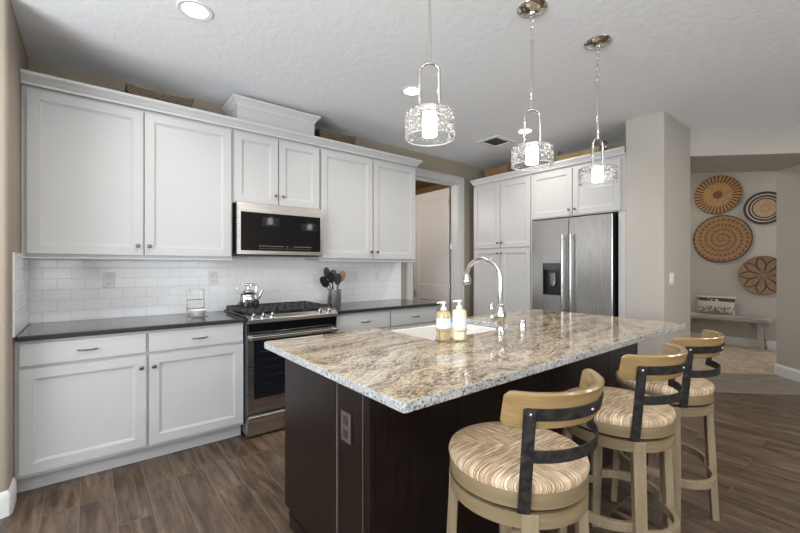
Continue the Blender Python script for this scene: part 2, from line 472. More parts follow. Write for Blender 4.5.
# tiled wall with the pantry doorway
m = MB().box(-.0, 3.46, 0, .12, 0, CH).box(3.46, 4.29, 0, .12, 2.44, CH).box(4.29, 5.245, 0, .12, 0, CH)
struct('wall_back', m, 'wall_beige')
struct('wall_fridge', MB().box(5.1, 5.245, -2.065, 0, 0, CH), 'wall_beige')
def bull(cx, cy, r, a0, a1, n=6): return [(cx+r*cos(a0+(a1-a0)*i/n), cy+r*sin(a0+(a1-a0)*i/n)) for i in range(n+1)]
# left stub with a bullnose corner
r = .022
poly = [(-2.6, .12), (-2.6, -.80)] + bull(-r, -.80+r, r, -pi/2, 0) + [(0, .12)]
struct('wall_left', MB().prism(poly, 0, CH), 'wall_beige', smooth=True)
# column at the fridge
poly = bull(4.4755+.015, -2.39+.015, .015, pi, 1.5*pi) + [(5.245, -2.39), (5.245, -2.065)] + [(4.4755, -2.065)]
struct('wall_column', MB().prism(poly, 0, CH), 'wall_gray', smooth=True)
struct('wall_passage_left', MB().prism(Pn([(5.245, 2.065), (5.245, 2.39), (5.81, 1.825), (5.81, .3), (5.245, .3)]), 0, 3.05), 'wall_gray')
struct('wall_right', MB().prism(Pn([(6.26, 3.405), (6.826, 2.84), (7.4, 3.41), (7.4, 7.6), (6.26, 7.6)]), 0, 3.05), 'wall_gray')
struct('wall_header', MB().prism(Pn([(5.245, 2.39), (6.26, 3.405), (6.826, 2.84), (5.81, 1.825)]), 2.46, 3.05), 'wall_gray')
struct('wall_entry', MB().box(8.73, 8.85, -5.1, -.2, 0, 3.05).box(5.81, 8.73, -.3, -.2, 0, 3.05).box(7.4, 8.73, -5.1, -5.0, 0, 3.05), 'wall_gray')
# walls behind the camera with window openings
def wall_with_windows(along, fixed, a0, a1, th, wins, z0=.5, z1=2.4):
    m = MB(); cur = a0
    def bx(p, q, c, d):
        if along == 'x': m.box(p, q, fixed, fixed+th, c, d)
        else: m.box(fixed, fixed+th, p, q, c, d)
    for u0, u1 in wins:
        bx(cur, u0, 0, CH); bx(u0, u1, 0, z0); bx(u0, u1, z1, CH); cur = u1
    bx(cur, a1, 0, CH); return m
struct('wall_rear', wall_with_windows('x', -7.72, -2.6, 6.26, .12, [(-2.15, .15), (.55, 2.85)]), 'wall_beige')
struct('wall_far_left', wall_with_windows('y', -2.72, -7.6, -.8, .12, [(-4.4, -1.8)]), 'wall_beige')
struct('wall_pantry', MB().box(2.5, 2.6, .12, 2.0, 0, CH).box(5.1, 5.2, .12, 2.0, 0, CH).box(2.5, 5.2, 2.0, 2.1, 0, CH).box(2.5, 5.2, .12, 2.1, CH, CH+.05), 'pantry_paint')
# baseboards
BB = [(0, 0), (.014, 0), (.014, .105), (.009, .122), (.004, .132), (0, .132)]
struct('baseboard_left', MB().sweep([(-2.6, -.80), (-.022, -.80), (-.006, -.794), (0, -.778), (0, -.665)][::-1], BB, 0) if False else
       MB().sweep([(-2.6, -.80), (-.024, -.80), (-.0065, -.7935), (0, -.776), (0, -.64)], BB, 0), 'white_base', smooth=True)
struct('baseboard_entry', MB().sweep([(8.73, -.3), (8.73, -5.0)][::-1] if False else [(8.73, -.3), (8.73, -5.0)], BB, 0), 'white_base')
struct('baseboard_right', MB().sweep([(7.4, -3.41), (6.826, -2.84), (6.26, -3.405), (6.26, -7.6)][::-1] if False else [(7.38, -3.394), (6.826, -2.84), (6.26, -3.405), (6.26, -7.5)], BB, 0), 'white_base')
struct('baseboard_column', MB().sweep([(4.4755, -2.08), (4.4755, -2.39), (5.245, -2.39), (5.80, -1.835)], BB, 0), 'white_base')
# pantry door: casing (trim) and leaf
CAS = .095
m = MB()
m.box(3.46-CAS, 3.46, -.018, 0, 0, 2.44+CAS).box(4.29, 4.29+CAS, -.018, 0, 0, 2.44+CAS).box(3.46, 4.29, -.018, 0, 2.44, 2.44+CAS)
m.box(3.46-CAS, 3.46-CAS+.02, -.026, -.018, 0, 2.44+CAS).box(4.29+CAS-.02, 4.29+CAS, -.026, -.018, 0, 2.44+CAS).box(3.46-CAS, 4.29+CAS, -.026, -.018, 2.44+CAS-.02, 2.44+CAS)
m.box(3.46, 3.475, 0, .12, 0, 2.44).box(4.275, 4.29, 0, .12, 0, 2.44).box(3.475, 4.275, 0, .12, 2.425, 2.44)
struct('trim_1', m, 'white_trim')

def panel_door(w, h, t=.02, rail=.058, panels=None, back=True):
    """frame-and-panel leaf in local coords: x 0..w, z 0..h, back at y=0, front at y=-t; recessed flat panels with a bead"""
    m = MB(); panels = panels or [(rail, w-rail, rail, h-rail)]
    xs = sorted({0, w} | {p[0] for p in panels} | {p[1] for p in panels}); zs = sorted({0, h} | {p[2] for p in panels} | {p[3] for p in panels})
    for i in range(len(xs)-1):
        for k in range(len(zs)-1):
            cx, cz = (xs[i]+xs[i+1])/2, (zs[k]+zs[k+1])/2
            if any(p[0] < cx < p[1] and p[2] < cz < p[3] for p in panels): continue
            x0, x1, z0, z1 = xs[i], xs[i+1], zs[k], zs[k+1]
            m.add([(x0,-t,z0),(x1,-t,z0),(x1,-t,z1),(x0,-t,z1)], [(0,1,2,3)])
    for x0, x1, z0, z1 in panels:
        loops = [(0, t), (.002, t-.006), (.010, t-.0075), (.014, t-.011)]
        for a_, b_ in zip(loops, loops[1:]):
            vs = []
            for o_, d in (a_, b_): vs += [(x0+o_,-d,z0+o_),(x1-o_,-d,z0+o_),(x1-o_,-d,z1-o_),(x0+o_,-d,z1-o_)]
            m.add(vs, [(i, (i+1)%4, 4+(i+1)%4, 4+i) for i in range(4)])
        o_, d = loops[-1]
        m.add([(x0+o_,-d,z0+o_),(x1-o_,-d,z0+o_),(x1-o_,-d,z1-o_),(x0+o_,-d,z1-o_)], [(0,1,2,3)])
    m.add([(0,0,0),(w,0,0),(w,0,h),(0,0,h),(0,-t,0),(w,-t,0),(w,-t,h),(0,-t,h)], [(3,2,1,0),(0,1,5,4),(1,2,6,5),(2,3,7,6),(3,0,4,7)])
    return m
def knob(parent, x, y, z):
    return MB().lathe([(.004,0),(.004,.012),(.006,.016),(.013,.020),(.0145,.025),(.012,.030),(.005,.032),(.0005,.032)], 16, (x, y, z), axis='y').build('knob', 'dark_nickel', parent, smooth=True)
def pull(parent, x, y, z):
    m = MB().tube([(x-.05, y-.022, z+.004), (x-.02, y-.027, z), (x+.02, y-.027, z), (x+.05, y-.022, z+.004)], [.004, .0055, .0055, .004], 8)
    m.tube([(x-.038, y, z), (x-.038, y-.024, z)], .004, 8).tube([(x+.038, y, z), (x+.038, y-.024, z)], .004, 8)
    return m.build('handle', 'dark_nickel', parent, smooth=True)
def cabinet(name, label, loc, rz, w, d, z0, z1, doors=(), drawers=(), toe=False, rail=None, group=None, cat='cabinet'):
    t = thing(name, label, cat, loc, rz, group)
    MB().box(0, w, 0, d, z0, z1).build('cabinet_box', 'white_cabinet', t, bevel=.0015)
    if toe: MB().box(0, w, .065, d, 0, z0).build('toe_kick', 'white_cabinet', t)
    if rail: MB().box(rail[0], rail[1], .0, .018, z0-.016, z0).box(rail[0], rail[1], -.006, .006, z0-.016, z0-.006).build('light_rail', 'white_cabinet', t, bevel=.002)
    for (x0, x1, a_, b_, kx, kz) in doors:
        dr = panel_door(x1-x0, b_-a_).build('cabinet_door', 'white_cabinet', t, loc=(x0, -.001, a_))
        if kx is not None: knob(dr, kx-x0, -.02, kz-a_)
    for (x0, x1, a_, b_) in drawers:
        dw = MB().box(0, x1-x0, -.02, 0, 0, b_-a_).build('drawer', 'white_cabinet', t, bevel=.004, loc=(x0, -.001, a_))
        pull(dw, (x1-x0)/2, -.02, (b_-a_)/2)
    return t
G = .003
UZ0, UZ1 = 1.372, 2.44
cabinet('upper_cabinet', 'tall white upper cabinet with two doors at far left over the tiled counter', (.002, -.332, 0), 0, 1.243, .330, UZ0, UZ1,
        [(.026, .628, 1.388, 2.412, .597, 1.452), (.640, 1.228, 1.388, 2.412, .667, 1.452)], rail=(0, 1.243))
cabinet('upper_cabinet', 'short white two-door upper cabinet directly above the microwave', (1.247, -.332, 0), 0, .781, .330, 1.832, UZ1,
        [(.010, .372, 1.842, 2.412, .345, 1.918), (.384, .768, 1.842, 2.412, .413, 1.918)])
cabinet('upper_cabinet', 'tall white two-door upper cabinet between microwave and pantry doorway', (2.030, -.332, 0), 0, 1.19, .330, UZ0, UZ1,
        [(.008, .592, 1.388, 2.412, .567, 1.456), (.606, 1.176, 1.388, 2.412, .642, 1.456)], rail=(0, 1.19))
cabinet('base_cabinet', 'white base cabinet with two drawers and two doors left of the range', (.002, -.612, 0), 0, 1.246, .610, .10, .884,
        [(.020, .622, .125, .722, .594, .646), (.638, 1.240, .125, .722, .665, .646)], [(.020, .622, .738, .866), (.638, 1.240, .738, .866)], toe=True)
cabinet('base_cabinet', 'white base cabinet with two drawers right of the range, partly behind island', (2.030, -.612, 0), 0, 1.248, .610, .10, .884,
        [(.012, .610, .125, .700, .58, .646), (.622, 1.236, .125, .700, .65, .646)], [(.012, .610, .716, .866), (.622, 1.236, .716, .866)], toe=True)
# pantry and fridge cabinets on the right wall: local x runs towards the camera
FX = 4.4755
Y0 = .125
cabinet('pantry_cabinet', 'tall white four-door pantry cabinet between doorway and fridge', (FX, -Y0, 0), -pi/2, .895, .60, .10, UZ1,
        [(.010, .442, 1.548, 2.385, .418, 1.612), (.452, .884, 1.548, 2.385, .478, 1.612), (.010, .442, .125, 1.535, .418, 1.475), (.452, .884, .125, 1.535, .478, 1.475)], toe=True)
cabinet('fridge_top_cabinet', 'white two-door cabinet mounted above the stainless fridge', (FX, -1.022, 0), -pi/2, 1.040, .60, 1.86, UZ1,
        [(.010, .502, 1.872, 2.385, .475, 1.930), (.512, 1.000, 1.872, 2.385, .545, 1.930)])
tag(MB().box(FX-.0, 5.09, -2.062, -1.995, 0, 1.858).build('fridge_side_panel', 'white_cabinet', bevel=.002), 'narrow white panel between fridge and grey column', 'panel')
# crown moulding
CR = [(0, 0), (.006, 0), (.009, .016), (.016, .021), (.030, .037), (.046, .049), (.050, .054), (.050, .070), (.0, .070)]
m = MB().sweep([(.003, -.353), (3.222, -.353), (3.222, -.004)][::1], CR, 2.434)
tag(m.build('crown_molding', 'white_trim'), 'long white crown moulding along the upper cabinets over the range', 'molding')
m = MB().sweep([(5.09, -.12), (FX-.021, -.12), (FX-.021, -2.063)][::1], CR, 2.408) if False else MB().sweep([(5.09, -.12), (FX-.021, -.12), (FX-.021, -2.063)][::-1], [(-a_*.6, b_) for a_, b_ in CR], 2.417)
tag(m.build('crown_molding', 'white_trim'), 'white crown moulding along top of pantry and fridge cabinets', 'molding')
# raised crown box over the microwave cabinet
t = thing('cabinet_riser', 'white boxed riser with flared crown on top of microwave cabinet', 'cabinet top', (1.63, -.17, 2.441))
MB().box(-.345, .345, -.165, .16, 0, .232).build('riser_box', 'white_cabinet', t)
MB().sweep([(-.345, .16), (-.345, -.165), (.345, -.165), (.345, .16)], [(a_*.85, b_) for a_, b_ in CR], .195).build('riser_crown', 'white_trim', t)
# countertops of the wall run
tag(MB().box(.011, 1.250, -.650, -.011, .884, .914).build('countertop', 'dark_counter', bevel=.006, seg=3), 'polished black countertop left of the range', 'countertop')
tag(MB().box(2.028, 3.300, -.650, -.011, .884, .914).build('countertop', 'dark_counter', bevel=.006, seg=3), 'polished black countertop right of the range, by the doorway', 'countertop')
# backsplash tile
m = MB().box(.0095, 3.275, -.009, 0, .914, 1.40)
struct('trim_backsplash', m, 'subway_tile'); struct('trim_backsplash_side', MB().box(0, .009, -.66, 0, .914, 1.385), 'subway_tile_side')

# ---------------------------------------------------------------- pantry door leaf (open into the pantry)
t = bpy.data.objects.new('door_1', None); COL.objects.link(t); t['kind'] = 'structure'
t.location = (4.284, .170, 0); t.rotation_euler = (0, 0, radians(-90-2))
leaf = panel_door(.80, 2.405, .035, .1, [(.12, .68, .23, .80), (.12, .68, 1.02, 2.28)]).build('door_leaf', 'white_trim', t, loc=(-.80, .035, .012))
MB().lathe([(.004,0),(.008,.03),(.024,.04),(.028,.052),(.020,.064),(.0005,.066)], 20, (.06, -.035, .91), axis='y').build('door_knob', 'dark_nickel', leaf, smooth=True)
for hz in (.22, .97, 2.17):
    MB().cyl((.812, -.040, hz), .008, .09, 12).box(.795, .81, -.0375, -.034, hz, hz+.09).build('hinge', 'nickel', leaf, smooth=True)
tag(MB().box(4.250, 4.2745, .095, .119, 1.545, 1.625).build('door_sensor', 'white_plastic', bevel=.003), 'small white sensor block on the right jamb of the pantry doorway', 'sensor')

# ---------------------------------------------------------------- wall plates
def outlet(loc, rz, label, plate='white_plastic', group=None, parent=None):
    if parent is None: t = thing('wall_outlet', label, 'outlet', loc, rz, group)
    else: t = parent
    p = MB().box(-.036, .036, -.006, 0, -.058, .058).build('cover_plate' if parent is None else 'outlet_plate', plate, t, bevel=.003)
    if parent is not None: p.location = loc; p.rotation_euler = (0, 0, rz)
    for zc in (-.026, .026):
        r_ = MB().box(-.016, .016, -.0085, -.005, zc-.016, zc+.016).build('socket', 'dark_socket' if parent is not None else plate, p, bevel=.004)
        MB().box(-.008, -.0055, -.0092, -.0080, zc-.002, zc+.008).box(.0055, .008, -.0092, -.0080, zc-.002, zc+.008).cyl((0, -.0082, zc-.009), .0025, .001, 10, 'y').build('slots', 'slot_dark', p)
    return t
for X_, lab in ((.447, 'white wall outlet on the tile under the leftmost upper cabinet'), (1.168, 'white wall outlet on the tile just left of the kettle'),
                (2.628, 'white wall outlet on the tile right of the utensil crock'), (2.912, 'rightmost white wall outlet on the tile, near the doorway')):
    outlet((X_, -.0095, 1.203), 0, lab)
t = thing('light_switch', 'white double rocker switch plate on the side of the grey column', 'switch', (4.675, -2.3905, 1.19))
MB().box(-.058, .058, -.006, 0, -.058, .058).build('cover_plate', 'white_plastic', t, bevel=.003)
for xx in (-.024, .024): MB().box(xx-.017, xx+.017, -.010, -.005, -.033, .033).build('rocker', 'white_plastic', t, bevel=.002)

# ---------------------------------------------------------------- range
t = thing('range', 'stainless slide-in gas range between the two base cabinets', 'stove', (1.640, 0, 0))
W = .378
MB().box(-W, W, -.640, -.03, .02, .895).build('range_body', 'side_blue_gray', t)
MB().box(-W+.02, W-.02, -.60, -.03, 0, .02).build('base', 'dark_gap', t)
MB().box(-W-.004, W+.004, -.655, -.02, .9145, .928).build('cooktop', 'black_enamel', t, bevel=.004)
# grates
for k in range(3):
    x0 = -W+.012+k*.248; x1 = x0+.244
    g = MB()
    for yy in (-.585, -.44, -.30, -.16, -.05): g.box(x0, x1, yy-.007, yy+.007, .945, .963)
    for xx in (x0+.006, (x0+x1)/2-.06, (x0+x1)/2, (x0+x1)/2+.06, x1-.006): g.box(xx-.006, xx+.006, -.592, -.043, .945, .963)
    for xx in (x0+.01, x1-.01):
        for yy in (-.582, -.31, -.053): g.box(xx-.009, xx+.009, yy-.009, yy+.009, .928, .945)
    g.build('burner_grate', 'cast_iron', t, bevel=.002)
for xx, yy, rr in ((-.245, -.46, .045), (-.245, -.17, .038), (0, -.31, .05), (.245, -.46, .045), (.245, -.17, .038)):
    MB().lathe([(rr+.014, .928), (rr+.012, .936), (rr, .938), (rr, .944), (rr-.004, .946), (.0005, .946)], 24, (xx, yy, 0)).build('burner_cap', 'cast_iron', t, smooth=True)
# angled stainless front strip with knobs, black glass below it
m = MB(); yz = [(-.612, .9285), (-.655, .930), (-.700, .905), (-.698, .875), (-.64, .875), (-.612, .90)]
m.add([(-W, a_, b_) for a_, b_ in yz]+[(W, a_, b_) for a_, b_ in yz], [tuple(range(6)), tuple(range(6, 12))[::-1]]+[(i, 6+i, 6+(i+1)%6, (i+1)%6) for i in range(6)])
m.build('control_panel', 'stainless_horizontal', t, bevel=.002)
m = MB(); yz = [(-.641, .874), (-.688, .874), (-.672, .79), (-.641, .79)]
m.add([(-W+.004, a_, b_) for a_, b_ in yz]+[(W-.004, a_, b_) for a_, b_ in yz], [tuple(range(4)), tuple(range(4, 8))[::-1]]+[(i, 4+i, 4+(i+1)%4, (i+1)%4) for i in range(4)])
m.build('display_panel', 'black_glass', t)
for xx in (-.335, -.262, -.190, .215, .300):
    k = MB().lathe([(.024, 0), (.024, .004), (.017, .008), (.0165, .030), (.014, .034), (.0005, .034)], 20).box(-.003, .003, -.017, .017, .030, .040)
    k.build('control_knob', 'chrome', t, smooth=True, loc=(xx, -.678, .917)).rotation_euler = (radians(30), 0, 0)
m = MB()
x0, x1, z0, z1 = -W, W, .19, .785; wx0, wx1, wz0, wz1 = -W+.045, W-.045, .295, .772
yf, yb = -.675, -.641
for a_, b_, c_, d_ in ((x0, wx0, z0, z1), (wx1, x1, z0, z1), (wx0, wx1, z0, wz0), (wx0, wx1, wz1, z1)): m.box(a_, b_, yf, yb, c_, d_)
dr = m.build('oven_door', 'stainless_horizontal', t)
MB().box(wx0, wx1, yf-.001, yb, wz0, wz1).build('oven_window', 'oven_glass', dr, bevel=.002)
m = MB()
for k in range(5): m.box(wx0+.04, wx1-.04, yf-.0016, yf-.0011, .40+k*.062, .4025+k*.062)
m.build('oven_rack', 'oven_rack_metal', dr)
h = MB().box(-W+.005, W-.005, -.728, -.712, .750, .778).box(-W+.012, -W+.035, -.714, -.672, .752, .776).box(W-.035, W-.012, -.714, -.672, .752, .776)
h.build('oven_handle', 'stainless_horizontal', dr, bevel=.004)
MB().box(-W, W, -.672, -.641, .02, .175).add([(-W, -.672, .175), (W, -.672, .175), (W, -.700, .165), (-W, -.700, .165), (-W, -.700, .150), (W, -.700, .150), (W, -.672, .118), (-W, -.672, .118)],
    [(0,1,2,3), (3,2,5,4), (4,5,6,7), (0,3,4,7), (1,6,5,2)]).build('warming_drawer', 'stainless_horizontal', t)

# ---------------------------------------------------------------- microwave
t = thing('microwave', 'stainless over-the-range microwave with black glass front', 'microwave', (1.6375, -.012, 1.396))
W = .380; Hh = .433
MB().box(-W+.004, W-.004, -.385, 0, .012, Hh-.004).build('microwave_body', 'black_metal', t)
m = MB()
x0, x1 = -W+.028, W-.028; z0, z1 = .042, Hh-.075
for a_, b_, c_, d_ in ((-W, x0, .012, Hh), (x1, W, .012, Hh), (x0, x1, .012, z0), (x0, x1, z1, Hh)): m.box(a_, b_, -.412, -.386, c_, d_)
d = m.build('microwave_door', 'stainless_horizontal', t)
MB().box(x0, x1, -.4135, -.386, z0, z1).build('door_glass', 'black_glass', d)
m = MB()
for k in range(22):
    if k in (10, 12, 13): continue
    xx = x0+.15+k*.0215; m.box(xx, xx+.010, -.4142, -.4136, z0+.038, z0+.042)
for k in range(18): xx = x0+.15+k*.026; m.box(xx, xx+.007, -.4142, -.4136, z0+.018, z0+.021)
m.build('touch_markings', 'marking_gray', d)
MB().box(-W+.03, W-.03, -.38, -.05, -.0, .011).build('vent_grille', 'black_metal', t)

# ---------------------------------------------------------------- fridge: local x towards the camera
t = thing('refrigerator', 'stainless french-door refrigerator with water dispenser', 'refrigerator', (FX+.02, -1.045, 0), -pi/2)
W = .915
MB().box(.0, W, .0, .58, .03, 1.825).build('fridge_body', 'black_metal', t)
MB().box(.02, W-.02, .0, .56, 0, .03).build('base_grille', 'dark_gap', t)
dh0, dh1 = .70, 1.84
# left door with dispenser cut-out
m = MB(); dx0, dx1, dz0, dz1 = .150, .365, .985, 1.345; D = .072
for a_, b_, c_, d_ in ((.014, dx0, dh0, dh1), (dx1, .455, dh0, dh1), (dx0, dx1, dh0, dz0), (dx0, dx1, dz1, dh1)): m.box(a_, b_, -D, -.003, c_, d_)
ld = m.build('fridge_door', 'stainless', t)
m = MB().box(dx0, dx1, -.030, -.004, dz0, dz1).box(dx0, dx0+.008, -D-.002, -.03, dz0, dz1).box(dx1-.008, dx1, -D-.002, -.03, dz0, dz1).box(dx0, dx1, -D-.002, -.03, dz0, dz0+.014)
dp = m.build('water_dispenser', 'black_enamel', ld)
MB().box(dx0, dx1, -D-.004, -.03, dz1-.075, dz1).build('dispenser_panel', 'black_glass', dp)
MB().box(dx0+.075, dx1-.075, -.055, -.031, dz0+.12, dz0+.25).box(dx0+.085, dx1-.085, -.060, -.055, dz0+.10, dz0+.17).build('dispenser_paddle', 'dark_nickel', dp, bevel=.004)
rd = MB().box(.461, W, -D, -.003, dh0, dh1).build('fridge_door', 'stainless', t, bevel=.006, seg=3)
MB().box(.0, W, -D, -.003, .06, dh0-.008).build('freezer_drawer', 'stainless', t, bevel=.006, seg=3)
for xx, pd in ((.412, ld), (.505, rd)):
    MB().tube([(xx, -.125, .79), (xx, -.125, 1.66)], .0135, 14).tube([(xx, -.125, .83), (xx, -D, .83)], .011, 10).tube([(xx, -.125, 1.62), (xx, -D, 1.62)], .011, 10).build('door_handle', 'handle_steel', pd, smooth=True)

# ---------------------------------------------------------------- island
t = thing('kitchen_island', 'dark espresso wood kitchen island base under the granite top', 'island', (0, 0, 0))
SX0, SX1, SY = 1.748, 2.530, -2.175
m = MB().box(1.135, 3.455, -2.520, -1.780, .10, .62)
m.box(1.135, SX0-.012, -2.520, -1.780, .62, .883).box(SX1+.012, 3.455, -2.520, -1.780, .62, .883).box(SX0-.012, SX1+.012, -2.520, SY-.025, .62, .883)
m.build('island_body', 'espresso_wood', t)
MB().box(1.16, 3.43, -2.50, -1.84, 0, .10).build('toe_kick', 'espresso_wood', t)
# end face panels
MB().box(1.108, 1.1345, -2.292, -1.768, .10, .883).build('end_panel', 'espresso_wood', t, bevel=.003)
kp = MB().box(1.114, 1.1345, -2.484, -2.297, .0, .883).build('end_panel', 'espresso_wood', t, bevel=.003)
MB().box(1.1105, 1.1345, -2.2975, -2.2915, .0, .883).box(1.1105, 1.1345, -2.4885, -2.4835, .0, .883).build('edge_highlight', 'espresso_highlight', t)  # pale strips stand in for highlights on the panel chamfers
MB().box(1.108, 1.1345, -2.534, -2.489, .0, .883).build('corner_post', 'espresso_wood', t, bevel=.002)
MB().box(1.118, 1.160, -2.290, -1.80, 0, .085).box(1.114, 1.160, -2.290, -1.80, .055, .075).build('base_molding', 'espresso_wood', t, bevel=.003)
# seating side panels, with their joints
xs = [1.135, 1.55, 2.298, 2.99, 3.455]
for i in range(4): MB().box(xs[i]+.0015, xs[i+1]-.0015, -2.534, -2.5205, .0, .883).build('back_panel', 'espresso_wood', t, bevel=.0015)
MB().box(3.4555, 3.475, -2.534, -1.768, 0, .883).build('end_panel', 'espresso_wood', t, bevel=.002)
op = outlet((1.1135, -2.368, .685), -pi/2, '', 'brown_plastic', parent=t)
# granite slab with the sink notch, rounded corners
def rc(cx, cy, r, a0): return [(cx+r*cos(a0+pi/2*i/5), cy+r*sin(a0+pi/2*i/5)) for i in range(6)]
X0, X1, YA, YB = 1.036, 3.534, -1.651, -2.8155; r = .03
rn = .013
poly = rc(X0+rn, YB+rn, rn, pi) + rc(X1-r, YB+r, r, -pi/2) + rc(X1-r, YA-r, r, 0) + [(SX1-.01, YA), (SX1-.01, SY), (SX0+.01, SY), (SX0+.01, YA)] + rc(X0+r, YA-r, r, pi/2)
m = MB().prism(poly, .884, .917, 0, 1)
gb = m.build('granite_countertop', ['granite', 'granite_edge'], bevel=.005, seg=3)
tag(gb, 'polished brown and cream granite slab on the island, with rough edge', 'countertop')
# apron sink
t = thing('farmhouse_sink', 'white apron-front farmhouse sink set in the island granite', 'sink', ((SX0+SX1)/2, -1.905, .63))
hw = (SX1-SX0)/2; ya, yb = .285, -.275
m = MB()
m.box(-hw, hw, yb, ya, 0, .02).box(-hw, -hw+.022, yb, ya, .02, .253).box(hw-.022, hw, yb, ya, .02, .253).box(-hw+.022, hw-.022, yb, yb+.022, .02, .253).box(-hw+.022, hw-.022, ya-.025, ya, .02, .253)
m.build('basin', 'porcelain', t, bevel=.004)
MB().lathe([(.045, .0205), (.045, .024), (.03, .025), (.0005, .022)], 24, (0, 0, 0)).build('drain', 'chrome', t, smooth=True)

# faucet
t = thing('kitchen_faucet', 'tall chrome gooseneck faucet behind the island sink', 'faucet', (2.225, -2.253, .9175), radians(2))
MB().lathe([(.033, 0), (.033, .006), (.026, .012), (.023, .03), (.022, .05), (.030, .062), (.036, .085), (.037, .105), (.031, .128), (.022, .142), (.0205, .150), (.024, .156), (.024, .164), (.018, .170), (.0005, .171)], 32).build('faucet_body', 'chrome', t, smooth=True)
pts = [(0, 0, .17), (0, 0, .30)] + [(0, .128-.128*cos(q), .322+.113*sin(q)) for q in [radians(d_) for d_ in range(0, 158, 11)]]
last = pts[-1]; pts.append((0, last[1]+.010, last[2]-.030))
MB().tube(pts, .0148, 16).build('spout', 'chrome', t, smooth=True)
MB().lathe([(.016, 0), (.019, -.01), (.026, -.032), (.029, -.052), (.024, -.068), (.0005, -.070)], 24, pts[-1]).build('spray_head', 'chrome', t, smooth=True)
m = MB().tube([(-.015, .0, .092), (-.066, .012, .092)], [.023, .020], 16).lathe([(.0005, -.016), (.016, -.014), (.021, 0), (.016, .014), (.0005, .016)], 16, (-.064, .012, .092))
m.tube([(-.064, .012, .105), (-.070, .014, .135), (-.066, .014, .165), (-.052, .012, .185)], [.008, .009, .012, .006], 10)
m.build('handle', 'chrome', t, smooth=True)
# air gap cap
tag(MB().lathe([(.0235, 0), (.0235, .058), (.021, .063), (.0005, .064)], 28, (2.405, -2.280, .9175), cap0=True).build('air_gap_cap', 'chrome', smooth=True), 'short chrome cylinder on the granite right of the faucet', 'air gap')

# soap caddy and bottles
def bottle(x, y, body, label, labt, h, rr):
    t = thing('soap_bottle', label, 'bottle', (x, y, .9245))
    b_ = MB().lathe([(.0005, 0), (rr*.94, 0), (rr, .006), (rr, h-.018), (rr*.9, h-.006), (rr*.45, h), (rr*.45, h+.004), (.0005, h+.004)], 28).build('bottle_body', body, t, smooth=True)
    MB().lathe([(rr+.0006, .060), (rr+.0006, h-.038)], 28).build('label', 'soap_label', b_, smooth=True)
    m = MB().lathe([(.016, h+.0045), (.016, h+.016), (.007, h+.020), (.006, h+.034), (.013, h+.036), (.013, h+.046), (.006, h+.049), (.0005, h+.049)], 16)
    m.tube([(0, 0, h+.042), (-.025, .015, h+.042), (-.030, .018, h+.036)], [.005, .0045, .003], 8)
    m.build('pump', 'white_plastic', t, smooth=True)
    return t
B1, B2 = (1.795, -2.214), (1.860, -2.265)
bottle(*B1, 'amber_soap', 'clear pump bottle of amber liquid soap, left in the wire caddy', None, .150, .038)
bottle(*B2, 'cream_lotion', 'pump bottle of cream lotion, right in the wire caddy', None, .158, .038)
t = thing('soap_caddy', 'small wire caddy holding two pump bottles on the granite', 'caddy', (0, 0, .9175))
def capsule(z, rr, n=14):
    d = Vector((B2[0]-B1[0], B2[1]-B1[1])).normalized(); a0 = atan2(d.y, d.x)
    return [(B2[0]+rr*cos(a0-pi/2+pi*i/n), B2[1]+rr*sin(a0-pi/2+pi*i/n), z) for i in range(n+1)] + [(B1[0]+rr*cos(a0+pi/2+pi*i/n), B1[1]+rr*sin(a0+pi/2+pi*i/n), z) for i in range(n+1)]
MB().tube(capsule(.055, .0415), .0022, 8, closed=True).build('top_ring', 'copper_wire', t, smooth=True)
MB().tube(capsule(.004, .0415), .0022, 8, closed=True).tube([(B1[0]-.03, B1[1], .0045), (B2[0]+.03, B2[1], .0045)], .0022, 8).build('base_ring', 'copper_wire', t, smooth=True)
m = MB(); cp = capsule(0, .0415)
for i in (3, 11, 18, 26): m.tube([(cp[i][0], cp[i][1], .004), (cp[i][0], cp[i][1], .055)], .002, 6)
m.build('upright', 'copper_wire', t, smooth=True)

# ---------------------------------------------------------------- on the counter and stove
t = thing('kettle', 'shiny stainless kettle on the back left burner of the range', 'kettle', (1.395, -.262, .9635), radians(-15))
MB().lathe([(.0005, 0), (.082, 0), (.088, .008), (.087, .085), (.083, .106), (.068, .118), (.050, .126), (.046, .127)], 40).build('kettle_body', 'chrome', t, smooth=True)
MB().lathe([(.050, .127), (.047, .136), (.030, .145), (.010, .148), (.010, .154), (.016, .158), (.015, .168), (.0005, .170)], 28).build('lid', 'chrome', t, smooth=True)
MB().tube([(.066, 0, .070), (.092, 0, .098), (.112, 0, .140)], [.024, .017, .011], 14).build('kettle_spout', 'chrome', t, smooth=True)
MB().tube([(-.066, 0, .112), (-.090, 0, .150), (-.082, 0, .174), (-.045, 0, .187), (.030, 0, .187), (.078, 0, .178), (.090, 0, .170)], [.006, .006, .008, .011, .011, .008, .006], 10).tube([(.060, 0, .116), (.066, 0, .150), (.064, 0, .188)], .004, 8).build('kettle_handle', 'nickel', t, smooth=True)

